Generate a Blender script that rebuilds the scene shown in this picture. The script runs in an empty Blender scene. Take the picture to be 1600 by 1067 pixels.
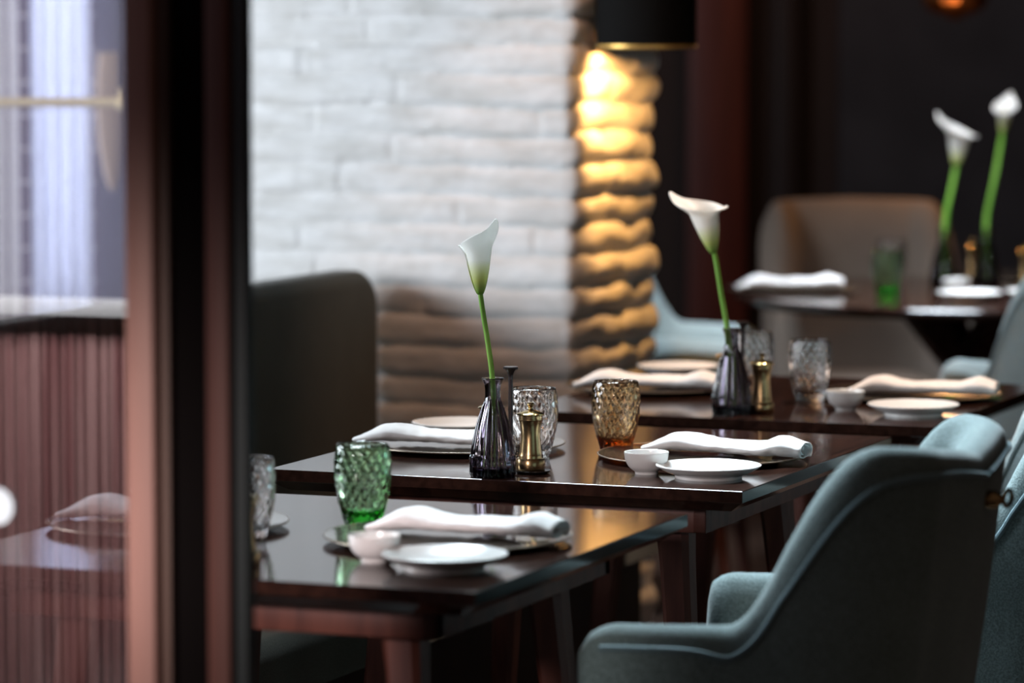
import bpy, bmesh, math, random
from math import sin, cos, pi, radians as R, sqrt, atan2, exp
from mathutils import Vector, Matrix, noise
random.seed(7)
S = bpy.context.scene
C = S.collection
# ------------------------------------------------------------------ camera
PITCH = math.atan(508/6000)
CAMZ = 1.45
cd = bpy.data.cameras.new('camera'); cam = bpy.data.objects.new('camera', cd); C.objects.link(cam)
cam.location = (0, 0, CAMZ); cam.rotation_euler = (pi/2-PITCH, 0, 0)
cd.sensor_width = 36; cd.lens = 135
cd.clip_start = .05; cd.clip_end = 200
cd.dof.use_dof = True; cd.dof.focus_distance = 5.88; cd.dof.aperture_fstop = 3.0
S.camera = cam
S.view_settings.view_transform = 'Standard'
S.view_settings.look = 'None'
S.view_settings.gamma = 1
S.view_settings.use_curve_mapping = False
S.view_settings.exposure = 0.0
# ------------------------------------------------------------------ world
W = bpy.data.worlds.new('world'); S.world = W; W.use_nodes = True
W.node_tree.nodes['Background'].inputs[0].default_value = (1.0, .70, .54, 1)
W.node_tree.nodes['Background'].inputs[1].default_value = .06
# ------------------------------------------------------------------ daylight and added fill lights
def area(name, loc, target, sx, sy, power, col, spread=pi):
    l = bpy.data.lights.new(name, 'AREA'); l.shape = 'RECTANGLE'; l.size = sx; l.size_y = sy
    l.energy = power; l.color = col; l.spread = spread
    o = bpy.data.objects.new(name, l); C.objects.link(o); o.location = loc
    o.rotation_euler = (Vector(target)-Vector(loc)).to_track_quat('-Z', 'Y').to_euler()
    return o
def point(name, loc, power, col, rad=.02):
    l = bpy.data.lights.new(name, 'POINT'); l.energy = power; l.color = col; l.shadow_soft_size = rad
    o = bpy.data.objects.new(name, l); C.objects.link(o); o.location = loc
    return o
area('window_daylight', (-3.5, 6.5, 1.55), (0.1, 8.0, 1.15), 2.4, 1.1, 165, (.84, .92, 1.0))
area('panel_fill', (-2.0, 3.7, 2.9), (-3.0, 2.2, .7), 1.6, .8, 44, (.93, .95, 1.0), R(90))  # added light that brightens the ribbed panel the glass reflects
area('table_edge_fill', (-1.6, 2.0, 1.5), (-.42, 4.72, .76), .4, .4, 2.4, (1.0, .90, .86), R(14))  # added narrow light for the front edge of the nearest table
area('chair_rim_fill', (-.1, 6.8, 3.05), (.80, 5.4, .8), 1.2, .9, 45, (.74, .90, 1.0), R(52))  # added cool overhead light for the chair rims; the ceiling has no opening
area('round_table_fill', (.75, 8.75, 3.05), (1.2, 9.35, .8), 1.0, .8, 24, (.80, .90, 1.0), R(48))  # added cool fill over the round table, not a roof opening
for k_, (x_, y_) in enumerate(((.10, 5.25), (.42, 6.1), (.52, 6.95), (1.2, 9.5))):  # added warm fills from above that brighten napkins and tables
    l = bpy.data.lights.new('overhead_fill', 'SPOT'); l.energy = (26, 62, 360, 85)[k_]; l.color = (1, (.80, .79, .74, .78)[k_], (.68, .66, .57, .64)[k_]); l.spot_size = R((34, 36, 46, 44)[k_]); l.spot_blend = .8; l.shadow_soft_size = .06
    o = bpy.data.objects.new('overhead_fill', l); C.objects.link(o); o.location = (x_+.35, y_+.5, 3.15)
    o.rotation_euler = (Vector((x_, y_, .75))-o.location).to_track_quat('-Z', 'Y').to_euler()
l = bpy.data.lights.new('lower_wall_fill', 'SPOT'); l.energy = 70; l.color = (1, .56, .34); l.spot_size = R(26); l.spot_blend = .8; l.shadow_soft_size = .03  # added warm fill raking the lower column so its courses show brown
o = bpy.data.objects.new('lower_wall_fill', l); C.objects.link(o); o.location = (.35, 7.0, 3.15)
o.rotation_euler = (Vector((-.02, 8.05, .58))-o.location).to_track_quat('-Z', 'Y').to_euler()
# ------------------------------------------------------------------ geometry of the place
def ray(px, py):
    F = Vector((0, cos(PITCH), -sin(PITCH))); U = Vector((0, sin(PITCH), cos(PITCH)))
    return F + Vector(((px-800)/6000, 0, 0)) + U*((533.5-py)/6000)
def at(px, py, z=.75):                 # the point on the level plane z
    d = ray(px, py); t = (z-CAMZ)/d.z
    return Vector((d.x*t, d.y*t, z))
def deep(px, py, Y):                   # the point at distance Y
    d = ray(px, py); t = Y/d.y
    return Vector((d.x*t, Y, CAMZ+d.z*t))
AL = R(21.5)                           # the room's grid is turned by this angle
GX = Vector((cos(AL), -sin(AL), 0)); GY = Vector((sin(AL), cos(AL), 0))
# ------------------------------------------------------------------ materials
def mat(name, col, rough=.5, metal=0., coat=0., spec=.5, sheen=0., trans=0., ior=1.45, emit=None, es=0., coatr=.03):
    m = bpy.data.materials.new(name); m.use_nodes = True
    b = m.node_tree.nodes['Principled BSDF']
    b.inputs['Base Color'].default_value = (*col, 1); b.inputs['Roughness'].default_value = rough
    b.inputs['Metallic'].default_value = metal; b.inputs['Coat Weight'].default_value = coat
    b.inputs['Coat Roughness'].default_value = coatr
    b.inputs['Specular IOR Level'].default_value = spec; b.inputs['Sheen Weight'].default_value = sheen
    b.inputs['Transmission Weight'].default_value = trans; b.inputs['IOR'].default_value = ior
    if emit: b.inputs['Emission Color'].default_value = (*emit, 1); b.inputs['Emission Strength'].default_value = es
    return m
def N(m, t): return m.node_tree.nodes.new(t)
def L(m, a, b): m.node_tree.links.new(a, b)
def noisy(m, c1, c2, scale=(10, 10, 10), detail=4, bump=0., bscale=None, rough=None, lo=.35, hi=.65):
    b = m.node_tree.nodes['Principled BSDF']
    tc = N(m, 'ShaderNodeTexCoord'); mp = N(m, 'ShaderNodeMapping'); mp.inputs['Scale'].default_value = scale
    nz = N(m, 'ShaderNodeTexNoise'); nz.inputs['Scale'].default_value = 1; nz.inputs['Detail'].default_value = detail
    rp = N(m, 'ShaderNodeValToRGB'); rp.color_ramp.elements[0].color = (*c1, 1); rp.color_ramp.elements[1].color = (*c2, 1)
    rp.color_ramp.elements[0].position = lo; rp.color_ramp.elements[1].position = hi
    L(m, tc.outputs['Object'], mp.inputs[0]); L(m, mp.outputs[0], nz.inputs['Vector']); L(m, nz.outputs['Fac'], rp.inputs[0])
    L(m, rp.outputs[0], b.inputs['Base Color'])
    if bump:
        n2 = N(m, 'ShaderNodeTexNoise'); n2.inputs['Scale'].default_value = bscale or 200; n2.inputs['Detail'].default_value = 3
        L(m, tc.outputs['Object'], n2.inputs['Vector'])
        bp = N(m, 'ShaderNodeBump'); bp.inputs['Strength'].default_value = bump; bp.inputs['Distance'].default_value = .002
        L(m, n2.outputs['Fac'], bp.inputs['Height']); L(m, bp.outputs[0], b.inputs['Normal'])
    return m
def weave(m, c1, c2, sc=420, bump=.5):      # coarse woven upholstery
    b = m.node_tree.nodes['Principled BSDF']
    tc = N(m, 'ShaderNodeTexCoord')
    n1 = N(m, 'ShaderNodeTexNoise'); n1.inputs['Scale'].default_value = sc; n1.inputs['Detail'].default_value = 2
    n2 = N(m, 'ShaderNodeTexNoise'); n2.inputs['Scale'].default_value = 9; n2.inputs['Detail'].default_value = 3
    ad = N(m, 'ShaderNodeMath'); ad.operation = 'ADD'
    ml = N(m, 'ShaderNodeMath'); ml.operation = 'MULTIPLY'; ml.inputs[1].default_value = .35
    rp = N(m, 'ShaderNodeValToRGB'); rp.color_ramp.elements[0].color = (*c1, 1); rp.color_ramp.elements[1].color = (*c2, 1)
    rp.color_ramp.elements[0].position = .5; rp.color_ramp.elements[1].position = .85
    L(m, tc.outputs['Object'], n1.inputs['Vector']); L(m, tc.outputs['Object'], n2.inputs['Vector'])
    L(m, n2.outputs['Fac'], ml.inputs[0]); L(m, n1.outputs['Fac'], ad.inputs[0]); L(m, ml.outputs[0], ad.inputs[1])
    L(m, ad.outputs[0], rp.inputs[0]); L(m, rp.outputs[0], b.inputs['Base Color'])
    bp = N(m, 'ShaderNodeBump'); bp.inputs['Strength'].default_value = bump; bp.inputs['Distance'].default_value = .0015
    L(m, n1.outputs['Fac'], bp.inputs['Height']); L(m, bp.outputs[0], b.inputs['Normal'])
    return m
M = {}
M['tabletop'] = noisy(mat('dark_lacquered_wood', (.03, .015, .01), .10, coat=0, spec=.28), (.013, .006, .0045), (.030, .013, .009), (60, 5, 60), 5)
M['red_wood'] = noisy(mat('red_brown_wood', (.1, .03, .02), .48, spec=.3), (.055, .017, .012), (.10, .033, .022), (40, 40, 4), 5)
M['brick'] = noisy(mat('white_painted_stone', (.8, .8, .8), .75, spec=.25), (.70, .69, .67), (.86, .86, .86), (9, 9, 30), 5, .5, 60)
M['olive'] = weave(mat('olive_green_fabric', (.05, .055, .04), .9, sheen=.12), (.040, .042, .030), (.075, .078, .058), 380)
M['teal'] = weave(mat('teal_grey_fabric', (.1, .15, .16), .9, sheen=.25), (.085, .125, .125), (.17, .24, .245), 330, .6)
M['teal_piping'] = mat('teal_piping', (.12, .20, .23), .8, sheen=.2)
M['pale_teal'] = weave(mat('pale_teal_fabric', (.3, .4, .4), .9, sheen=.2), (.25, .32, .33), (.36, .45, .46), 330)
M['beige'] = weave(mat('beige_fabric', (.3, .25, .2), .9, sheen=.1), (.20, .155, .125), (.27, .215, .175), 330)
M['porcelain'] = mat('white_porcelain', (.74, .73, .71), .22, coat=.15)
M['linen'] = noisy(mat('white_linen', (.82, .80, .79), .85, sheen=.2), (.78, .76, .75), (.86, .85, .84), (40, 40, 40), 3, .25, 900)
M['charger'] = mat('dark_bronze_lacquer', (.055, .040, .028), .16, metal=.35, coat=.5)
M['charger_rim'] = mat('pale_gold_rim', (.28, .23, .18), .3, metal=.8)
M['brass'] = noisy(mat('aged_brass', (.36, .24, .11), .26, metal=1), (.30, .20, .10), (.42, .30, .15), (50, 50, 8), 4)
M['bright_brass'] = mat('polished_brass', (.62, .45, .20), .14, metal=1)
M['dark_metal'] = mat('dark_bronze', (.035, .028, .028), .28, metal=.7)
M['stem'] = noisy(mat('green_stem', (.2, .42, .05), .4), (.15, .36, .035), (.26, .50, .08), (60, 60, 8), 3)
M['spadix'] = mat('yellow_spadix', (.75, .55, .12), .6)
M['black'] = mat('black_metal', (.005, .005, .005), .8, spec=.1)
M['gold_trim'] = mat('gold_shade_lining', (.9, .55, .15), .35, metal=.6)
M['copper'] = mat('copper', (.7, .28, .10), .25, metal=1)
def glass(name, col, rough=0.0, dens=0., vcol=None):
    m = mat(name, col, rough, trans=1., ior=1.47)
    if dens:
        v = N(m, 'ShaderNodeVolumeAbsorption'); v.inputs['Color'].default_value = (*vcol, 1); v.inputs['Density'].default_value = dens
        L(m, v.outputs[0], m.node_tree.nodes['Material Output'].inputs['Volume'])
    return m
M['clear'] = glass('clear_glass', (1, 1, 1))
M['green'] = glass('green_glass', (.86, .98, .84), 0, 75, (.25, .84, .28))
M['amber'] = glass('amber_glass', (.97, .92, .76), 0, 95, (.88, .56, .14))
M['smoke'] = glass('smoky_purple_glass', (.66, .64, .68), 0, 230, (.50, .45, .53))
m = mat('calla_spathe', (.85, .85, .8), .45, sheen=.1); b = m.node_tree.nodes['Principled BSDF']
tc = N(m, 'ShaderNodeTexCoord'); sx = N(m, 'ShaderNodeSeparateXYZ'); rp = N(m, 'ShaderNodeValToRGB')
L(m, tc.outputs['Object'], sx.inputs[0])
mu = N(m, 'ShaderNodeMath'); mu.operation = 'MULTIPLY'; mu.inputs[1].default_value = 9.5
L(m, sx.outputs['Z'], mu.inputs[0]); L(m, mu.outputs[0], rp.inputs[0])
rp.color_ramp.elements[0].color = (.16, .34, .03, 1); rp.color_ramp.elements[0].position = .02
rp.color_ramp.elements[1].color = (.90, .89, .86, 1); rp.color_ramp.elements[1].position = .50
e = rp.color_ramp.elements.new(.2); e.color = (.62, .66, .22, 1)
L(m, rp.outputs[0], b.inputs['Base Color'])
tr = N(m, 'ShaderNodeBsdfTranslucent'); L(m, rp.outputs[0], tr.inputs['Color'])
mx = N(m, 'ShaderNodeMixShader'); mx.inputs[0].default_value = .3
L(m, b.outputs[0], mx.inputs[1]); L(m, tr.outputs[0], mx.inputs[2]); L(m, mx.outputs[0], m.node_tree.nodes['Material Output'].inputs[0])
M['spathe'] = m
m = bpy.data.materials.new('door_glass'); m.use_nodes = True; nt = m.node_tree; nt.nodes.clear()
out = N(m, 'ShaderNodeOutputMaterial'); tr = N(m, 'ShaderNodeBsdfTransparent'); tr.inputs[0].default_value = (.93, .90, .92, 1)
gl = N(m, 'ShaderNodeBsdfGlossy'); gl.inputs['Roughness'].default_value = .0; mx = N(m, 'ShaderNodeMixShader'); mx.inputs[0].default_value = .30
L(m, tr.outputs[0], mx.inputs[1]); L(m, gl.outputs[0], mx.inputs[2]); L(m, mx.outputs[0], out.inputs[0])
M['door_glass'] = m
m = bpy.data.materials.new('sheer_curtain'); m.use_nodes = True; nt = m.node_tree; nt.nodes.clear()
out = N(m, 'ShaderNodeOutputMaterial'); tr = N(m, 'ShaderNodeBsdfTranslucent'); tr.inputs[0].default_value = (.85, .88, .95, 1)
df = N(m, 'ShaderNodeBsdfDiffuse'); df.inputs[0].default_value = (.85, .88, .95, 1); mx = N(m, 'ShaderNodeMixShader'); mx.inputs[0].default_value = .5
L(m, tr.outputs[0], mx.inputs[1]); L(m, df.outputs[0], mx.inputs[2]); L(m, mx.outputs[0], out.inputs[0])
M['sheer'] = m
M['dusk_pane'] = mat('dim_daylit_pane', (0, 0, 0), 1, emit=(.30, .30, .42), es=1.0)
M['sky_pane'] = mat('bright_sky_in_window', (0, 0, 0), 1, emit=(.72, .82, 1.0), es=1.3)
# ------------------------------------------------------------------ mesh helpers
def link(name, verts, faces, m, parent=None, smooth=True, angle=None):
    me = bpy.data.meshes.new(name); me.from_pydata([tuple(v) for v in verts], [], faces); me.update()
    if m: me.materials.append(m)
    bm = bmesh.new(); bm.from_mesh(me); bmesh.ops.recalc_face_normals(bm, faces=bm.faces[:])
    for f in bm.faces: f.smooth = smooth
    if smooth and angle:
        for e in bm.edges:
            if len(e.link_faces) == 2 and e.calc_face_angle(0) > angle: e.smooth = False
    bm.to_mesh(me); bm.free()
    o = bpy.data.objects.new(name, me); C.objects.link(o)
    if parent: o.parent = parent
    return o
def grid(nu, nv, f, closeu=False, closev=False):
    V = [f(i, j) for i in range(nu) for j in range(nv)]; F = []
    for i in range(nu if closeu else nu-1):
        for j in range(nv if closev else nv-1):
            a = i*nv+j; b_ = ((i+1) % nu)*nv+j; c = ((i+1) % nu)*nv+(j+1) % nv; d = i*nv+(j+1) % nv
            F.append((a, b_, c, d))
    return V, F
def join(*parts):
    V = []; F = []
    for v, f in parts:
        n = len(V); V += list(v); F += [tuple(i+n for i in q) for q in f]
    return V, F
def lathe(prof, segs=64, mod=None):
    """prof: (r,z) list; ends with r=0 are collapsed to a point."""
    V = []; rows = []
    for k, (r, z) in enumerate(prof):
        if r < 1e-6: rows.append([len(V)]); V.append((0, 0, z)); continue
        row = []
        for i in range(segs):
            a = 2*pi*i/segs; rr = r if not mod else mod(r, z, a, k)
            row.append(len(V)); V.append((rr*cos(a), rr*sin(a), z))
        rows.append(row)
    F = []
    for p, q in zip(rows, rows[1:]):
        if len(p) == 1 and len(q) == 1: continue
        for i in range(segs):
            j = (i+1) % segs
            if len(p) == 1: F.append((p[0], q[i], q[j]))
            elif len(q) == 1: F.append((p[i], q[0], p[j]))
            else: F.append((p[i], q[i], q[j], p[j]))
    return V, F
def smooth_prof(pts, n=6):
    out = []
    P = [pts[0]]+list(pts)+[pts[-1]]
    for i in range(1, len(P)-2):
        p0, p1, p2, p3 = P[i-1:i+3]
        for k in range(n):
            t = k/n
            out.append(tuple(.5*((2*p1[a])+(-p0[a]+p2[a])*t+(2*p0[a]-5*p1[a]+4*p2[a]-p3[a])*t*t+(-p0[a]+3*p1[a]-3*p2[a]+p3[a])*t**3) for a in range(len(p1))))
    out.append(tuple(pts[-1])); return out
def tube(pts, rad, segs=12, cap=True):
    pts = [Vector(p) for p in pts]; n = len(pts); V = []; F = []
    for i, p in enumerate(pts):
        t = (pts[min(i+1, n-1)]-pts[max(i-1, 0)]).normalized()
        a = t.cross(Vector((0, 1, 0.013)));
        if a.length < .1: a = t.cross(Vector((1, 0, 0)))
        a.normalize(); b_ = t.cross(a); r = rad[i] if isinstance(rad, (list, tuple)) else rad
        for k in range(segs):
            w = 2*pi*k/segs; V.append(p+(a*cos(w)+b_*sin(w))*r)
    for i in range(n-1):
        for k in range(segs):
            F.append((i*segs+k, i*segs+(k+1) % segs, (i+1)*segs+(k+1) % segs, (i+1)*segs+k))
    if cap: F.append(tuple(range(segs))); F.append(tuple((n-1)*segs+k for k in range(segs)))
    return V, F
def rbox(x0, x1, y0, y1, z0, z1, bev=.003, seg=2):
    bm = bmesh.new(); bmesh.ops.create_cube(bm, size=1)
    for v in bm.verts: v.co = Vector(((x0+x1)/2+v.co.x*(x1-x0), (y0+y1)/2+v.co.y*(y1-y0), (z0+z1)/2+v.co.z*(z1-z0)))
    if bev: bmesh.ops.bevel(bm, geom=bm.edges[:], offset=bev, segments=seg, profile=.5, affect='EDGES')
    bm.verts.index_update(); V = [v.co.copy() for v in bm.verts]; F = [tuple(v.index for v in f.verts) for f in bm.faces]
    bm.free(); return V, F
def loft(rings, cap=True):
    n = len(rings[0]); V = [v for r in rings for v in r]; F = []
    for i in range(len(rings)-1):
        for k in range(n): F.append((i*n+k, i*n+(k+1) % n, (i+1)*n+(k+1) % n, (i+1)*n+k))
    if cap: F.append(tuple(range(n))); F.append(tuple((len(rings)-1)*n+k for k in range(n)))
    return V, F
def xf(vf, mtx): return [mtx @ Vector(v) for v in vf[0]], vf[1]
def obj(name, vf, m, parent=None, smooth=True, angle=R(40)): return link(name, vf[0], vf[1], m, parent, smooth, angle)
def empty(name, loc, rz=0):
    o = bpy.data.objects.new(name, None); C.objects.link(o); o.location = loc; o.rotation_euler = (0, 0, rz); o.empty_display_size = .05
    return o
def tag(o, label, cat, group=None):
    o['label'] = label; o['category'] = cat
    if group: o['group'] = group
    return o
def struct(o): o['kind'] = 'structure'; return o
def children(o): return [c for c in bpy.data.objects if c.parent == o]
def copy_tree(o, parent=None):
    c = o.copy(); C.objects.link(c); c.parent = parent
    for ch in children(o): copy_tree(ch, c)
    return c
protos = {}
def put(kind, builder, loc, rz, label, cat, group=None):
    """first use places the built thing itself, later uses copy it with its parts"""
    if kind in protos: o = copy_tree(protos[kind])
    else: o = builder(); protos[kind] = o
    o.location = loc; o.rotation_euler = (0, 0, rz)
    for k in ('group',):
        if k in o: del o[k]
    return tag(o, label, cat, group)
# ------------------------------------------------------------------ room shell
def grid_box(name, p, lx0, lx1, ly0, ly1, z0, z1, m, bev=.0, parent=None, angle=AL):
    o = obj(name, rbox(lx0, lx1, ly0, ly1, z0, z1, bev) , m, parent); o.location = p; o.rotation_euler = (0, 0, -angle); return o
M['floor'] = noisy(mat('dark_timber_floor', (.05, .03, .02), .4), (.035, .02, .014), (.06, .035, .024), (30, 3, 3), 4)
M['ceiling'] = mat('dark_ceiling', (.03, .028, .028), .9)
M['dark_brown_wall'] = noisy(mat('dark_brown_timber_wall', (.012, .005, .005), .6), (.010, .0035, .003), (.020, .008, .006), (20, 20, 1), 3)
M['red_panel'] = noisy(mat('dark_red_timber_panel', (.09, .014, .008), .5), (.075, .011, .006), (.12, .02, .01), (30, 30, 2), 3)
M['charcoal'] = noisy(mat('charcoal_wall', (.035, .035, .042), .8), (.030, .030, .036), (.042, .042, .05), (5, 5, 5), 3)
struct(obj('floor', rbox(-6, 6, -2.5, 15, -.05, 0, 0), M['floor']))
struct(obj('ceiling', rbox(-6, 6, 4.6, 15, 3.2, 3.3, 0), M['ceiling']))
struct(obj('wall_back', rbox(-6, 1.12, 13.2, 13.35, 0, 3.2, 0), M['dark_brown_wall']))
struct(obj('wall_rear', rbox(1.12, 6, 13.1, 13.35, 0, 3.2, 0), M['charcoal']))
struct(obj('wall_right', rbox(4.6, 4.75, 4.6, 13.1, 0, 3.2, 0), M['dark_brown_wall']))
struct(obj('trim_1', rbox(.60, .80, 13.09, 13.2, 0, 3.2, .01), M['red_panel']))
struct(obj('trim_2', rbox(.90, .98, 13.12, 13.2, 0, 3.2, .01), M['dark_brown_wall']))

# brick column: irregular split-face courses wrapped round the corner
CX, CY = .122, 8.0
corner = Vector((CX, CY, 0))
def column():
    FW = .93; SW = .50; CH = .0630; z0, z1 = 0., 2.6
    ds = .008; dz = .0055
    smin, smax = -FW, SW+.11
    rr = random.Random(3)
    rows = {}
    def row(k, side):
        key = (k, side)
        if key not in rows:
            r2 = random.Random(k*7+side*1000+5); s = -FW-.3 if side == 0 else -.05; js = []
            while s < 1.0: js.append((s, r2.uniform(-.0022, .0022) * (1 if side == 0 else 3.6))); s += r2.uniform(.40, .95) if side == 0 else r2.uniform(.2, .5)
            rows[key] = (js, r2.uniform(-.004, .004))
        return rows[key]
    svals = []; s = smin
    while s <= smax+1e-6: svals.append(s); s += ds
    zv = []; z = z0
    while z <= z1+1e-6: zv.append(z); z += dz if .35 < z < 1.65 else .02
    def disp(s, z):
        side = 0 if s < 0 else 1
        wv = noise.noise(Vector((s*3.2, z*2.0, 5.1+side*3)))*.010*(1 if side == 0 else 1.5)+noise.noise(Vector((s*14, z*9, 1.7)))*.0045
        zz = (z+wv)/CH; k = math.floor(zz); f = zz-k
        js, off = row(k, side)
        j = 0
        for q in range(len(js)):
            if js[q][0] <= s: j = q
        a = js[j][0]; b2 = js[j+1][0] if j+1 < len(js) else 9
        ends = min(s-a, b2-s)
        amp = .0075 if side == 0 else .014
        pil = 1-abs(2*f-1)**(3.2 if side == 0 else 2.2)
        je = min(1, max(0, ends)/.010); je = je*je*(3-2*je)
        if side == 0: pil *= .55+.45*je
        else: pil *= .5+.5*je
        lump = noise.noise(Vector((s*9+k*3.7, z*16, 2.2+side)))*.0040*(1 if side == 0 else 2.6)+noise.noise(Vector((s*40, z*55, 9)))*.0014
        return amp*pil+js[j][1]+off+lump
    RAD = .016
    def base(s):
        # point and outward normal on the rounded L-shaped outline
        q = RAD*pi/4
        if s < -q: return corner+GX*(s), -GY
        if s > SW:
            t = min(1, (s-SW)/(RAD*pi/2))*pi/2; c = corner+GY*SW-GX*RAD
            n = GX*cos(t)+GY*sin(t); return c+n*RAD-GX*max(0, s-SW-RAD*pi/2), n
        if s > q: return corner+GY*(s), GX
        c = corner-GX*q+GY*q*1.0
        t = (s+q)/(2*q)*pi/2
        n = (-GY*cos(t)+GX*sin(t))
        return c+n*q, n
    def f(i, j):
        s = svals[i]; z = zv[j]; p, n = base(s)
        return p+n*disp(s, z)+Vector((0, 0, z))
    V, F = grid(len(svals), len(zv), f)
    # close the back so that the column is solid
    nv = len(zv); n0 = len(V)
    bk = corner+GX*(-FW)+GY*(SW+RAD)
    V += [bk, bk+Vector((0, 0, z1))]
    F.append((0, nv-1, n0+1, n0)); l = (len(svals)-1)*nv
    F.append((l, n0, n0+1, l+nv-1))
    F.append(tuple([i*nv+nv-1 for i in range(len(svals))]+[n0+1]))
    return V, F
o = struct(obj('brick_column', column(), M['brick'], angle=None))

# ------------------------------------------------------------------ left window with sheer curtain beyond the glass door
bw = Vector((-1.62, 9.6, 0))
def cyl_between(a, b_, r, s=10): return tube([a, b_], r, s)
WY = 9.6
def X9(px, Y=WY): return (px-800)/6000*Y
wn = struct(empty('window_1', (X9(0), WY, 0)))
parts = []
w0 = X9(-60)-X9(0); w1 = X9(150)-X9(0)
for px in (-60, 4, 24, 62): x = X9(px)-X9(0); parts.append(rbox(x-.012, x+.012, -.03, .03, .6, 2.6, .002))
for k in range(12): parts.append(rbox(w0, w1, -.02, .02, .62+k*.083, .6255+k*.083, .001))
obj('window_frame', join(*parts), M['porcelain'], wn)
obj('pane', rbox(w0, w1, .05, .06, .6, 2.6, 0), mat('evening_blue_pane', (0, 0, 0), 1, emit=(.13, .10, .15), es=1.0), wn)
struct(obj('wall_left', rbox(X9(150), X9(262), WY, WY+.1, 0, 3.2, 0), mat('slate_plaster_wall', (.10, .10, .13), .8)))
def curtain(w, h, folds, amp):
    n = folds*14
    return grid(n, 2, lambda i, j: Vector((w*i/(n-1), amp*sin(2*pi*folds*i/(n-1))+amp*.5*sin(9*i/(n-1)), j*h)))
cu = obj('sheer_curtain', curtain(X9(152)-X9(58), 2.0, 4, .016), M['sheer']); cu.location = (X9(58), WY-.12, .62)
tag(cu, 'white sheer curtain hanging at the window behind the glass door', 'curtain')
sl = cu.modifiers.new('thickness', 'SOLIDIFY'); sl.thickness = .002
area('curtain_daylight', (X9(100), WY-.01, 1.5), (X9(100), 0, 1.5), .14, 1.6, 11, (.82, .9, 1.0))
rl = empty('brass_rail', deep(190, 160, 8.9))
M['satin_brass'] = mat('satin_brass', (.95, .80, .45), .5, metal=.4)
obj('rod', tube([(-.6, 0, 0), (0, 0, 0)], .011, 12), M['satin_brass'], rl)
l = bpy.data.lights.new('rail_fill', 'SPOT'); l.energy = 55; l.color = (1, .85, .65); l.spot_size = R(40); l.spot_blend = .7; l.shadow_soft_size = .05  # added fill that brightens the brass rail and the sconce
o = bpy.data.objects.new('rail_fill', l); C.objects.link(o); o.location = (-.95, 7.6, 3.1)
o.rotation_euler = (Vector((-1.05, 9.0, 1.25))-o.location).to_track_quat('-Z', 'Y').to_euler()
obj('finial', lathe([(0, -.02)]+smooth_prof([(.010, -.018), (.017, -.004), (.012, .008), (.006, .02), (.009, .03)], 5)+[(0, .034)], 20), M['satin_brass'], rl)
obj('post', tube([(0, 0, .034), (0, 0, .6)], .006, 10), M['black'], rl)
tag(rl, 'horizontal brass rail with a round finial seen through the glass door', 'rail')
sc = obj('wall_sconce', lathe(smooth_prof([(.008, -.17), (.022, -.13), (.036, -.04), (.040, .08), (.034, .17)], 6)+[(0, .171)], 32), mat('tan_sconce_shade', (.42, .31, .2), .6))
sc.location = deep(176, 190, 9.5); tag(sc, 'tan tapered wall sconce seen through the glass door', 'wall lamp')

# ------------------------------------------------------------------ glass door and its frame in the foreground
M['stile'] = noisy(mat('pinkish_brown_painted_wood', (.30, .15, .12), .55), (.21, .10, .082), (.28, .145, .12), (40, 40, 2), 3)
DP = at(202, 1000, .75)
DP = deep(203, 533, 4.2); DP.z = 0
PZ = 4.2/6000      # metres per pixel of width at the door, used for the frame widths
dr = struct(empty('door_1', DP, -AL))
obj('stile', rbox(0, .034, -.012, .018, 0, 2.6, .003), M['stile'], dr)
obj('inner_step', rbox(.0342, .0455, .004, .018, 0, 2.6, .001), mat('dark_brown_step', (.07, .035, .026), .6), dr)
gp = obj('glass_pane', rbox(-1.1, .002, -.002, .002, .02, 2.6, 0), M['door_glass'], dr, smooth=False)
obj('bottom_rail', rbox(-1.1, 0, -.02, .02, 0, .16, .002), M['stile'], dr)
st = obj('round_sticker', lathe([(0, 0), (.021, 0), (.021, .0006), (0, .0006)], 40), mat('white_sticker', (.26, .29, .32), .7), dr)
st.rotation_euler = (pi/2, 0, 0); st.location = (-.166, -.0032, .905); st['label'] = 'white round dot'
M['jamb_black'] = mat('black_door_channel', (.003, .002, .002), .8, spec=.05)
M['jamb_red'] = noisy(mat('dark_red_brown_jamb', (.09, .03, .022), .55), (.075, .024, .018), (.11, .038, .028), (40, 40, 2), 3)
jb = struct(empty('trim_3', DP, -AL))
obj('channel', rbox(.030, .0915, .0185, .04, 0, 2.6, .001), M['jamb_black'], jb)
obj('jamb', rbox(.091, .118, .002, .022, 0, 2.6, .003), M['jamb_red'], jb)
obj('outer_edge', rbox(.1185, .134, .014, .034, 0, 2.6, .002), mat('charcoal_metal_edge', (.02, .025, .026), .5), jb)

# exterior panelling that the glass reflects: ribbed red timber below, a bright window above
n_ = GY
d0 = (deep(100, 700, 4.24)-Vector((0, 0, CAMZ))); d0.normalize()
hit = deep(100, 600, 4.24); hit.z = 0
dh = Vector((d0.x, d0.y, 0)).normalized(); rf = dh-2*dh.dot(n_)*n_
PW = hit+rf*2.9
pan = struct(empty('wall_front', PW, -AL))
ribs = []
x = -.75
rr = random.Random(5)
while x < .75:
    w = rr.uniform(.016, .03); ribs.append(rbox(x+.002, x+w-.002, 0, .012+rr.uniform(0, .004), 0, .90, .002)); x += w
obj('ribbed_panel', join(*ribs), noisy(mat('ribbed_red_timber', (.3, .1, .09), .6), (.26, .10, .095), (.42, .23, .21), (45, 45, 1.5), 3), pan)
obj('panel_backing', rbox(-.75, .75, -.05, .001, 0, .90, .0), M['jamb_red'], pan)
obj('sill', rbox(-.78, .78, -.05, .05, .90, .93, .003), M['porcelain'], pan)
ww = []
for x in (-.74, .73): ww.append(rbox(x-.02, x+.02, -.03, .0, .93, 2.3, .002))
ww.append(rbox(-.74, .73, -.03, 0, 2.26, 2.3, .002))
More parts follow.
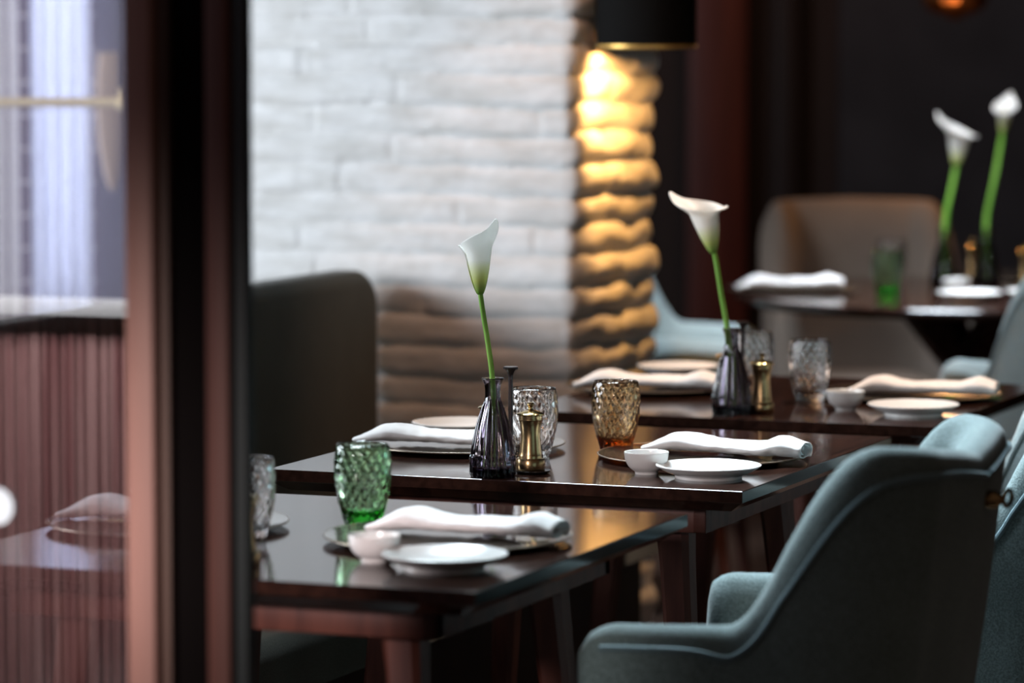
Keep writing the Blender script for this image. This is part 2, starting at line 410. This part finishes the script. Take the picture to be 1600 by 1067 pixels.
obj('window_frame', join(*ww), M['porcelain'], pan)
obj('window_pane', rbox(-.74, .73, -.05, -.045, .93, 2.3, 0), M['dusk_pane'], pan)

# ------------------------------------------------------------------ banquette
def banq():
    end = deep(590, 470, 8.09); end.z = 0           # far end of the backrest, next to the column
    t = empty('banquette', end, -AL)
    LEN = 3.0
    def sec(x0, x1, z0, z1, r, n=6):
        pts = []
        for cx, cz, a0 in ((x1-r, z1-r, 0), (x0+r, z1-r, pi/2)):
            for k in range(n+1): a = a0+k*pi/2/n; pts.append((cx+r*cos(a), cz+r*sin(a)))
        pts += [(x0, z0), (x1, z0)]
        return pts
    def bar(x0, x1, z0, z1, r, endr):
        rings = []; n = 10
        ys = [(-LEN, 0)]+[(-endr+endr*sin(k*pi/2/n), endr*(1-cos(k*pi/2/n))) for k in range(n+1)]
        for y, dz in ys:
            rings.append([Vector((x, y, z if z < z0+.01 else z-dz*min(1, (z-z0)/(z1-z0)))) for x, z in sec(x0, x1, z0, z1, r)])
        return loft(rings)
    obj('backrest', bar(-.11, 0, .30, .918, .035, .05), M['olive'], t)
    obj('seat_cushion', bar(.0, .66, .36, .46, .035, .035), M['olive'], t)
    obj('plinth', rbox(-.09, .60, -LEN, -.02, 0, .358, .004), M['dark_brown_wall'], t)
    tag(t, 'long olive green upholstered banquette along the left side of the tables', 'banquette')
banq()
# ------------------------------------------------------------------ tables
A, D = .775, .80
def make_table():
    t = empty('dining_table', (0, 0, 0), -AL)      # origin on the floor under the table's centre
    def rect(ins, z): return [Vector((sx*(A/2-ins), sy*(D/2-ins), z)) for sx, sy in ((-1, -1), (1, -1), (1, 1), (-1, 1))]
    V, F = loft([rect(.0010, .75), rect(.0002, .7495), rect(0, .7485), rect(0, .7325), rect(.003, .7310), rect(.026, .716)])
    obj('tabletop', (V, F), M['tabletop'], t, smooth=False)
    ap = []
    i = .085
    for s in (-1, 1):
        ap.append(rbox(-A/2+i, A/2-i, s*(D/2-i-.011)-.011, s*(D/2-i-.011)+.011, .672, .7162, .002))
        ap.append(rbox(s*(A/2-i-.011)-.011, s*(A/2-i-.011)+.011, -D/2+i, D/2-i, .672, .7162, .002))
    obj('apron', join(*ap), M['red_wood'], t)
    for sx in (-1, 1):
        for sy in (-1, 1):
            rings = []
            for z, w, off in ((.7161, .027, 0), (.66, .026, 0), (.62, .024, .004), (0, .0145, .055)):
                cx = sx*(A/2-.155+off); cy = sy*(D/2-.150+off); c = w*.35
                rings.append([Vector((cx+a, cy+b_, z)) for a, b_ in ((-w, -w+c), (-w+c, -w), (w-c, -w), (w, -w+c), (w, w-c), (w-c, w), (-w+c, w), (-w, w-c))])
            obj('leg', loft(rings), M['red_wood'], t)
    return t
corners = [at(742, 926), at(1160, 768), at(1457, 667)]
tl = ['dark lacquered square table nearest the camera, holding the green tumbler',
      'dark lacquered square table in the middle, holding the amber tumbler and sharp calla lily',
      'dark lacquered square table third in the row, in front of the round table']
for c, l in zip(corners, tl):
    ctr = c-GX*A/2+GY*D/2; ctr.z = 0
    put('table', make_table, ctr, -AL, l, 'table', 'square tables in a row along the banquette')
# ------------------------------------------------------------------ tableware
def make_charger():
    t = empty('charger_plate', (0, 0, 0))
    obj('plate', lathe(smooth_prof([(.115, 0), (.12, .001), (.125, .004), (.160, .0065), (.166, .0085)], 3)+[(.1655, .0100), (.160, .0090), (.13, .0075), (0, .0075)]+[][:0], 72), M['charger'], t)
    obj('rim', tube([Vector((.1665*cos(a), .1665*sin(a), .0092)) for a in [2*pi*k/72 for k in range(73)]], .0012, 8, False), M['charger_rim'], t)
    return t
def make_bowl():
    pr = [(0, .002), (.015, .002), (.0165, 0), (.0175, 0), (.0178, .003)]+smooth_prof([(.0185, .004), (.027, .011), (.0325, .021), (.0345, .0335)], 5)+[(.0340, .0343), (.0330, .0335)]+smooth_prof([(.0312, .022), (.0255, .012), (.014, .0065), (0, .0055)], 5)
    return obj('dipping_bowl', lathe(pr, 56), M['porcelain'])
def make_plate():
    pr = [(0, .003), (.046, .003), (.048, 0), (.051, 0), (.0515, .004)]+smooth_prof([(.054, .0055), (.066, .010), (.0805, .0185)], 5)+[(.0806, .0198), (.0795, .0203)]+smooth_prof([(.076, .0185), (.062, .0122), (.050, .0090), (.030, .0082), (0, .0080)], 4)
    return obj('bread_plate', lathe(pr, 72), M['porcelain'])
def make_tumbler(m):
    def b():
        ou = smooth_prof([(.0245, .001), (.0275, .012), (.0335, .034), (.0378, .058), (.0388, .080), (.0376, .100), (.0362, .1115)], 9)
        inn = smooth_prof([(.0342, .1115), (.0350, .100), (.0362, .080), (.0352, .058), (.0308, .034), (.0245, .019), (0, .0145)], 5)
        nO = len(ou)+2
        pr = [(0, .0006), (.022, 0)]+ou+[(.0354, .1128)]+inn
        def mod(r, z, a, k):
            if 2 <= k < nO:
                e = min(1, (.1115-z)/.006)*min(1, (z+.002)/.006)
                return r+.00085*e*(abs(sin(9*a+z*130))+.75*abs(sin(9*a-z*155))-.8)*1.5+.0003*noise.noise(Vector((cos(a)*5, sin(a)*5, z*60)))
            return r
        return obj('tumbler', lathe(pr, 144, mod), m, angle=None)
    return b
def make_vase():
    ou = smooth_prof([(.0325, .000), (.0335, .006), (.0332, .022), (.0322, .036), (.0285, .058), (.0240, .080), (.0175, .102), (.0126, .118), (.0118, .128), (.0124, .138), (.0150, .146), (.0168, .1495)], 8)
    inn = smooth_prof([(.0150, .1500), (.0105, .140), (.0097, .128), (.0104, .116), (.0150, .100), (.0210, .078), (.0265, .050), (.0295, .026), (.0280, .012), (0, .0095)], 5)
    pr = [(0, .002), (.028, .001)]+ou+[(.0165, .1510)]+inn
    nO = len(ou)+2
    def mod(r, z, a, k):
        if 2 <= k < nO:
            w = max(0, min(1, (.122-z)/.02)) * min(1, (z+.003)/.008)
            band = exp(-((z-.030)/.006)**2)
            return r+w*(r/.033)*.0025*(abs(cos(8*a))*2-1.1)+.0012*band*cos(16*a+pi*round((z-.03)/.006))
        return r
    return obj('bud_vase', lathe(pr, 160, mod), M['smoke'], angle=None)
def make_mill():
    t = empty('pepper_mill', (0, 0, 0))
    obj('base', lathe([(0, 0), (.0215, 0), (.0222, .001), (.0222, .0185), (.0212, .0200), (.0180, .0205), (.0176, .0240), (0, .0240)], 56), M['brass'], t)
    obj('body', lathe([(0, .0241)]+smooth_prof([(.0180, .0241), (.0170, .030), (.0155, .046), (.0150, .058), (.0160, .070), (.0180, .079)], 6)+[(.0186, .0795), (.0186, .0812), (.0180, .0816), (.0182, .0862), (0, .0862)], 56), M['brass'], t)
    ld = obj('lid', lathe([(0, .0863), (.0200, .0863), (.0212, .0873), (.0212, .0888)]+smooth_prof([(.0200, .0898), (.0130, .0925), (.0045, .0950), (.0035, .0980)], 4)+[(0, .0980)], 56), M['bright_brass'], t)
    obj('knob', lathe([(0, .0981), (.0032, .0981)]+smooth_prof([(.0035, .0995), (.0058, .1025), (.0045, .1058)], 4)+[(0, .1068)], 32), M['brass'], ld)
    return t
def make_stick():
    t = empty('flared_stick', (0, 0, 0))
    obj('shaft', lathe([(0, 0), (.010, 0), (.011, .002), (.006, .006), (.0038, .010), (.0037, .135)]+smooth_prof([(.0040, .138), (.0060, .143), (.0085, .1465)], 3)+[(0, .1466)], 8), M['dark_metal'], t, smooth=False)
    obj('head', lathe([(0, .1467), (.0110, .1467), (.0122, .1482), (.0122, .1500), (.0112, .1512), (0, .1512)], 12), M['dark_metal'], t, smooth=False)
    return t
def make_saucer():
    return obj('small_dish', lathe([(0, 0), (.022, 0), (.026, .002), (.0285, .0045), (.0280, .0050), (.025, .0034), (0, .0030)], 48), M['dark_metal'])
def make_napkin(seed=0, taper=1., Ln=.265):
    """a cloth rolled flat: a spiral section swept along its length, loose at one end"""
    rr = random.Random(seed)
    def b():
        nt_, ns = 56, 90; turns = 2.35
        V = []
        for i in range(nt_):
            t = i/(nt_-1); x = -Ln/2+Ln*t
            # half width and half height of the roll
            hw = (.024+.014*min(1, t/.18))*(1 if taper > 0 else 1)
            hh = .0035+.0085*exp(-((t-.20)/.14)**2)+.0085*min(1, t/.35)+.006*exp(-((t-.88)/.09)**2)
            hw += .006*exp(-((t-.86)/.10)**2)-.004*exp(-((t-.97)/.05)**2)
            sk = .012*sin(t*3+seed)+.003*sin(t*11+seed*2)
            for j in range(ns):
                s = j/(ns-1); a = -pi*.3+2*pi*turns*s; sh = 1-.62*s
                wob = 1+.05*noise.noise(Vector((t*5+seed*3.1, a*1.1, 1)))
                px_ = hw*sh*cos(a)*wob*1.05; pz = hh*sh*sin(a)*wob
                if abs(cos(a)) > .9: pass
                xx = x+.006*noise.noise(Vector((s*6, seed, t*2)))+(.012*(1-s)*(t > .9)*(t-.9)*10*.6)
                V.append(Vector((xx, px_+sk, hh*1.0+pz+.0016*noise.noise(Vector((x*60, a*2, seed)))+.0016*noise.noise(Vector((x*18+seed, a*.8, 4))))))
        F = []
        for i in range(nt_-1):
            for j in range(ns-1): F.append((i*ns+j, i*ns+j+1, (i+1)*ns+j+1, (i+1)*ns+j))
        mz = min(v.z for v in V)
        for v in V: v.z -= mz-.0008
        o = obj('folded_napkin', (V, F), M['linen'], angle=None)
        sl = o.modifiers.new('cloth_thickness', 'SOLIDIFY'); sl.thickness = .0014; sl.offset = 0
        return o
    return b
CH_TOP = .0083
TN = ['nearest table', 'middle table', 'third table']
def g(name): return name
def setting(side, ti, charger, napkin, nrot, bowl, plate, glass_, gm, gl):
    w = TN[ti]
    p = at(*charger); put('charger', make_charger, p, 0, f'dark round charger under the napkin on the {side} side of the {w}', 'charger plate', 'dark round chargers')
    q = at(*napkin, z=.75+CH_TOP); q.z = .7515+CH_TOP
    put('napkin%d' % (ti % 2), make_napkin(ti % 2), q, nrot, f'white linen napkin folded long on the {side} charger of the {w}', 'napkin', 'white rolled napkins')
    if bowl: put('bowl', make_bowl, at(*bowl), 0, f'tiny white dipping bowl on the {side} side of the {w}', 'bowl', 'small white dipping bowls')
    if plate: put('plate', make_plate, at(*plate), 0, f'small white bread plate on the {side} side of the {w}', 'plate', 'white bread plates')
    if glass_: put('tumbler_'+gm, make_tumbler(M[gm]), at(*glass_), random.random()*6, gl, 'tumbler', 'dimpled glass tumblers')
# middle table
setting('right', 1, (1098, 717), (1130, 712), -R(21), (1010, 740), (1107, 746), (962, 703), 'amber', 'amber dimpled glass tumbler on the middle table')
setting('left', 1, (723, 699), (680, 696), -AL*.4, None, (718, 677), (833, 716), 'clear', 'clear dimpled tumbler behind the brass mill on the middle table')
# nearest table
setting('right', 0, (700, 845), (725, 838), -R(21), (585, 876), (695, 888), (567, 820), 'green', 'green dimpled glass tumbler on the nearest table')
setting('left', 0, (262, 823), (240, 815), -AL*.6, None, (290, 786), (385, 845), 'clear', 'clear dimpled tumbler beside the dark door jamb on the nearest table')
# third table
setting('right', 2, (1422, 620), (1440, 618), -AL*.55, (1321, 640), (1427, 648), (1265, 627), 'clear', 'clear dimpled tumbler standing alone in the middle of the third table')
setting('left', 2, (1020, 608), (1010, 608), -AL*.5, None, (1060, 586), (1176, 612), 'clear', 'clear dimpled tumbler half hidden behind the vase of the third table')
def centre(ti, vase, mill, mill2, stick, dish):
    w = TN[ti]
    if vase: put('vase', make_vase, at(*vase), .1, f'smoky purple fluted glass bud vase on the {w}', 'vase', 'fluted bud vases')
    dz = 0
    if dish:
        put('dish', make_saucer, at(*dish), 0, f'small dark dish under the brass mill on the {w}', 'dish', 'small dark dishes')
    p = at(*mill); p.z += .0032 if dish else 0
    put('mill', make_mill, p, 0, f'brass hourglass pepper mill right of the vase on the {w}' if vase else f'brass hourglass pepper mill beside the door jamb on the {w}', 'pepper mill', 'brass mills')
    if mill2: put('mill', make_mill, at(*mill2), 1, f'brass mill hidden behind the vase on the {w}', 'pepper mill', 'brass mills')
    if stick: put('stick', make_stick, at(*stick), .2, f'slender dark bronze stick with flat flared head on the {w}', 'table stick', 'dark flared sticks')
centre(1, (770, 744), (829, 739), (768, 724), (798, 722), (832, 739))
centre(2, (1143, 646), (1190, 645), (1135, 632), (1160, 632), None)
centre(0, None, (380, 885), None, None, None)
# ------------------------------------------------------------------ calla lilies
def calla(pts, rstem, sp_base, axis, rz, Ls, Rs, label, flare=1., low=.62):
    t = empty('calla_lily', pts[0])
    o0 = Vector(pts[0])
    sp = smooth_prof([tuple(Vector(p)-o0) for p in pts], 8)
    obj('stem', tube(sp, [rstem*(1-.1*i/len(sp)) for i in range(len(sp))], 14), M['stem'], t)
    nphi, nv = 64, 34
    V = []
    for i in range(nphi):
        u = i/(nphi-1); ph = -pi*1.12+2*pi*1.12*u
        c = (1+cos(min(pi, abs(ph))))/2
        Lf = Ls*(low+(.88-low)*c**1.2+.12*exp(-(ph/.42)**2))
        for j in range(nv):
            v = j/(nv-1); h = Lf*v; w = h/Ls
            r = .0036+Rs*(.86*(w**.70))*(1-.12*w)
            fl = max(0, (v-.70)/.30)
            r += flare*.42*Rs*sin(min(1, fl)*pi*.62)*fl**.6*(1-.45*exp(-(ph/.5)**2)) if fl > 0 else 0
            r *= 1+.12*(u-.5)*2
            x = r*cos(ph); y = r*sin(ph)*.92; z = h
            z -= flare*.16*Ls*fl**2.4*(1-c)**.6
            x += flare*.50*Rs*exp(-(ph/.60)**2)*fl**1.6
            V.append(Vector((x, y, z+.0015*noise.noise(Vector((ph*1.5, v*3, rz))))))
    F = []
    for i in range(nphi-1):
        for j in range(nv-1): F.append((i*nv+j, i*nv+j+1, (i+1)*nv+j+1, (i+1)*nv+j))
    s_ = obj('spathe', (V, F), M['spathe'], t, angle=None)
    md = s_.modifiers.new('petal_thickness', 'SOLIDIFY'); md.thickness = .0010; md.offset = 0
    ax = Vector(axis).normalized()
    q = Vector((0, 0, 1)).rotation_difference(ax) @ Matrix.Rotation(rz, 3, 'Z').to_quaternion()
    s_.rotation_mode = 'QUATERNION'; s_.rotation_quaternion = q; s_.location = Vector(sp_base)-o0
    zx = obj('spadix', tube([(0, 0, .004), (0, 0, Ls*.3), (.001, 0, Ls*.62)], [.0025, .0036, .0018], 12), M['spadix'], t)
    zx.rotation_mode = 'QUATERNION'; zx.rotation_quaternion = q; zx.location = s_.location
    tag(t, label, 'flower', 'calla lilies')
    return t
def lily(vase, stems, base, axis, rz, Ls, Rs, label, fl=1., rs=.0042, low=.66, zt=.75):
    vb = at(*vase, z=zt); Y = vb.y
    pts = [vb+Vector((0.006, 0, .0150))]+[deep(px, py, Y) for px, py in stems]
    calla(pts, rs, deep(*base, Y), axis, rz, Ls, Rs, label, fl, low)
lily((770, 744), [(770, 600), (763, 540), (755, 490), (750.5, 458)], (750.5, 460), (-.05, .02, 1), R(-38), .114, .0305, 'white upright calla lily in the vase of the middle table', .50, .0042, .74)
lily((1143, 646), [(1137, 520), (1127, 460), (1119, 410), (1115, 392)], (1115, 396), (-.25, -.05, 1), R(152), .122, .036, 'blush white calla lily with its tip pointing left above the third table', .95, .0045, .76)
# ------------------------------------------------------------------ round table at the back
RC = Vector((1.165, 9.75, 0)); RR = .60
t = empty('round_table', RC)
obj('tabletop', lathe([(0, .722), (RR-.03, .722), (RR-.003, .738), (RR, .745), (RR-.004, .75), (0, .75)], 96), M['tabletop'], t)
ov = []
for k in range(4):
    a = k*pi/2+R(20); d = Vector((cos(a), sin(a), 0)); s_ = Vector((-sin(a), cos(a), 0))
    rg = []
    for q in (-.40, -.38): pass
    for r_, z in ((-.16, .7215), (.46, .0)):
        p = d*r_+Vector((0, 0, z)); w = .030; h = .045
        rg.append([p+s_*w+d*h, p-s_*w+d*h, p-s_*w-d*h, p+s_*w-d*h])
    obj('leg', loft(rg), M['tabletop'], t, smooth=False)
tag(t, 'dark round table at the back with crossed slanting legs', 'table')
def onround(px, py): return at(px, py)
w = 'round table'
put('charger', make_charger, at(1240, 455), 0, 'dark round charger at the left of the round table', 'charger plate', 'dark round chargers')
q = at(1232, 450, .75+CH_TOP)
put('napkin0', make_napkin(0), q, R(8), 'white napkin on the left charger of the round table', 'napkin', 'white rolled napkins')
put('tumbler_green', make_tumbler(M['green']), at(1386, 461), 0, 'blurred green tumbler on the round table', 'tumbler', 'dimpled glass tumblers')
put('tumbler_clear', make_tumbler(M['clear']), at(1392, 441), 0, 'clear tumbler just behind the green tumbler on the round table', 'tumbler', 'dimpled glass tumblers')
put('vase', make_vase, at(1474, 449), 0, 'fluted bud vase left of the brass mill on the round table', 'vase', 'fluted bud vases')
put('vase', make_vase, at(1541, 447), 0, 'fluted bud vase right of the brass mill on the round table', 'vase', 'fluted bud vases')
put('mill', make_mill, at(1519, 436), 0, 'brass mill between the two vases of the round table', 'pepper mill', 'brass mills')
put('mill', make_mill, at(1602, 446), 0, 'brass mill at the right picture edge on the round table', 'pepper mill', 'brass mills')
put('plate', make_plate, at(1515, 468), 0, 'white bread plate in front of the vases on the round table', 'plate', 'white bread plates')
put('bowl', make_bowl, at(1494, 457), 0, 'small white bowl behind the bread plate on the round table', 'bowl', 'small white dipping bowls')
put('plate', make_plate, at(1622, 466), 0, 'white bread plate cut by the right picture edge on the round table', 'plate', 'white bread plates')
put('charger', make_charger, at(1575, 436.5), 0, 'dark charger at the far right of the round table', 'charger plate', 'dark round chargers')
lily((1474, 449), [(1477, 350), (1486, 300), (1494, 262)], (1494, 262), (.06, 0, 1), R(152), .140, .042, 'calla lily with peach lip, left one on the round table', .95, .007, .74)
lily((1541, 447), [(1541, 350), (1556, 270), (1566, 210)], (1566, 212), (.10, 0, 1), R(70), .115, .028, 'calla lily standing tallest, right one on the round table', 1.0, .007)
# ------------------------------------------------------------------ upholstered tub chairs (face local -x)
def make_chair(m, mp, ring=False, arm=.675, top=.910, dip=.028):
    def b():
        t = empty('tub_chair', (0, 0, 0))
        Wd, xb, xf_, Rc = .262, .165, -.225, .12
        path = []            # outline of the outer shell near side -> back -> far side, as (x, y, nx, ny)
        n1, n2, n3 = 26, 16, 12
        for i in range(n1): x = xf_+(xb-Rc-xf_)*i/n1; path.append((x, -Wd, 0, -1))
        for i in range(n2): a = -pi/2+pi/2*i/n2; path.append((xb-Rc+Rc*cos(a), -Wd+Rc+Rc*sin(a), cos(a), sin(a)))
        for i in range(n3): path.append((xb+.012*sin(pi*i/n3), -Wd+Rc+(2*Wd-2*Rc)*i/n3, 1, 0))
        for i in range(n2): a = pi/2*i/n2; path.append((xb-Rc+Rc*cos(a), Wd-Rc+Rc*sin(a), cos(a), sin(a)))
        for i in range(n1+1): x = xb-Rc+(xf_-(xb-Rc))*i/n1; path.append((x, Wd, 0, 1))
        T = .062
        def sst(a, b_, x): x = max(0, min(1, (x-a)/(b_-a))); return x*x*(3-2*x)
        rings = []; pip = []
        NP = len(path); zb = .24
        for k, (x, y, nx, ny) in enumerate(path):
            rise = sst(-.035, .135, x)
            H = arm+(top-arm)*rise+.006*sst(-.2, .0, x)-.0
            H -= dip*(1-abs(y)/Wd)**1.3*rise
            # rounded front ends of the arms
            e = min(1, (x-xf_)/.05); rd = sqrt(max(0, 1-(1-e)**2)); H -= .035*(1-rd)
            bump_ = exp(-((x-.055)/.075)**2); th = (.056+.030*bump_)*(.25+.75*rd)
            rk = .0+.075*nx*max(0, 1)
            sec = []
            def P(off, z):
                lean = (z-.45)/.45
                return Vector((x-nx*off+(.065*lean*max(0, nx)), y-ny*off+ny*(.018*lean), z))
            hr = th/2; hv = hr*(1+.75*bump_)
            for z in [zb+(H-hv-zb)*q/9 for q in range(10)]:
                sec.append(P(.0+.020*(1-min(1, (z-zb)/.2))-.006*sin(pi*(z-zb)/(H-zb)), z))
            for q in range(1, 10):
                a = pi*q/10; sec.append(P(hr-hr*cos(a), H-hv+hv*sin(a)))
            for z in [H-hv-(H-hv-.36)*q/8 for q in range(9)]:
                dd = (H-z); sec.append(P(th+.016*sin(min(pi, pi*dd/.30)), z))
            sec.append(P(th, zb))
            rings.append(sec)
            pip.append(P(-.004, H-hv*1.0))
        obj('shell', loft(rings), m, t, angle=None)
        obj('piping', tube(pip[3:-3], .0045, 8), mp, t)
        # seat cushion
        def ring(ins, z):
            out_ = []
            for a in [2*pi*k/40 for k in range(40)]:
                c, s = cos(a), sin(a); ex = .35
                out_.append(Vector((-.045+(.205-ins)*abs(c)**ex*(1 if c > 0 else -1), (.205-ins)*abs(s)**ex*(1 if s > 0 else -1), z)))
            return out_
        obj('seat_cushion', loft([ring(.02, .27), ring(.004, .29), ring(0, .33), ring(0, .40), ring(.008, .43), ring(.03, .448), ring(.08, .455)]), m, t, angle=None)
        for sx, sy in ((-1, -1), (-1, 1), (1, -1), (1, 1)):
            cx = -.01+sx*.16; cy = sy*.19
            rg = []
            for z, r_, o_ in ((.2705, .021, 0), (0, .012, .035)):
                rg.append([Vector((cx+sx*o_+r_*cos(a), cy+sy*o_*.5+r_*sin(a), z)) for a in [2*pi*k/16 for k in range(16)]])
            obj('leg', loft(rg), M['red_wood'], t)
        if ring_on:
            zc = .822; xc = xb+.012+.065*(zc-.45)/.45+.012
            rp_ = obj('ring_pull', tube([Vector((xc+.012, .052+.022*cos(a), zc+.0+.010*sin(a))) for a in [2*pi*k/32 for k in range(33)]], .0035, 10, False), M['brass'], t)
            obj('ring_mount', xf(lathe([(0, -.012), (.012, -.012), (.012, .002), (.006, .010), (0, .012)], 24), Matrix.Translation((xc, .030, zc)) @ Matrix.Rotation(pi/2, 4, 'Y')), M['brass'], rp_)
        return t
    ring_on = ring
    return b
def chair_at(kind, m, mp, centre_, rz, label, group=None, ring=False, **k):
    centre_ = Vector((centre_[0], centre_[1], 0))
    return put(kind, make_chair(m, mp, ring, **k), centre_, rz, label, 'chair', group)
c1 = corners[0]+GX*(.262)+GY*.53
chair_at('teal_ring', M['teal'], M['teal_piping'], c1, -AL, 'large teal grey tub chair nearest the camera, its back to the right', 'upholstered tub chairs', True)
c2 = (.80, 5.92)
chair_at('teal', M['teal'], M['teal_piping'], c2, -AL, 'teal grey tub chair cut by the right edge, just behind the nearest chair', 'upholstered tub chairs')
chair_at('pale', M['pale_teal'], M['pale_teal'], (1.035, 6.66), -AL-R(30), 'pale teal tub chair at the third table, glimpsed between the two darker chairs', 'upholstered tub chairs')
chair_at('pale', M['pale_teal'], M['pale_teal'], (1.31, 8.61), -R(68), 'pale teal tub chair at the right edge in front of the round table', 'upholstered tub chairs')
chair_at('pale', M['pale_teal'], M['pale_teal'], (.36, 9.45), pi-R(10), 'pale teal tub chair with only its arm showing right of the brick column', 'upholstered tub chairs')
chair_at('beige', M['beige'], M['beige'], (.98, 10.72), pi/2+R(4), 'beige tub chair facing the camera behind the round table', 'upholstered tub chairs', top=.925, dip=-.006)
# ------------------------------------------------------------------ lamps and an added fill
LP = deep(1010, 70, 8.0)
t = empty('pendant_lamp', LP)
zr = 0
obj('shade', lathe([(.103, .0), (.1045, .0), (.1045, .16), (.085, .24), (.03, .27), (.03, .268), (.083, .238), (.1025, .16), (.1025, .0)], 64), M['black'], t)
obj('gold_rim', lathe([(.1047, .0), (.1052, -.004), (.104, -.007), (.1015, -.007), (.100, -.004), (.1010, .010), (.1020, .010)], 64), M['gold_trim'], t)
obj('bulb', lathe([(0, .035)]+smooth_prof([(.012, .036), (.028, .055), (.022, .085), (.012, .10)], 5)+[(0, .11)], 32), mat('warm_bulb', (1, .8, .5), .3, emit=(1, .6, .22), es=12), t)
obj('cord', tube([(0, 0, .268), (0, 0, 1.75)], .003, 8), M['black'], t)
tag(t, 'black cylindrical pendant lamp with gold rim hanging beside the brick column', 'lamp')
l = bpy.data.lights.new('pendant_light', 'SPOT'); l.energy = 26; l.color = (1, .49, .14); l.spot_size = R(104); l.spot_blend = .6; l.shadow_soft_size = .02
o = bpy.data.objects.new('pendant_light', l); C.objects.link(o); o.location = LP+Vector((0, 0, .026))
o.rotation_euler = (corner+GY*.32+Vector((0, 0, 1.18))-o.location).to_track_quat('-Z', 'Y').to_euler()
CP = deep(1492, 32, 11.2)
t = empty('copper_pendant', CP)
obj('shade', lathe([(0, 0), (.012, .002)]+smooth_prof([(.03, .012), (.075, .03), (.10, .07), (.075, .13), (.02, .16)], 5)+[(0, .165)], 12), M['copper'], t, smooth=False)
obj('cord', tube([(0, 0, .163), (0, 0, 1.7)], .003, 8), M['black'], t)
tag(t, 'faceted copper pendant lamp cut by the top edge at right', 'lamp')
point('copper_shade_fill', CP+Vector((-.05, -.3, -.08)), 5.0, (1, .5, .2), .03)  # added outside the closed copper shade to light its front
area('back_wall_wash', (.68, 12.6, 2.9), (.70, 13.1, 1.6), .5, .1, 6, (1, .5, .35))
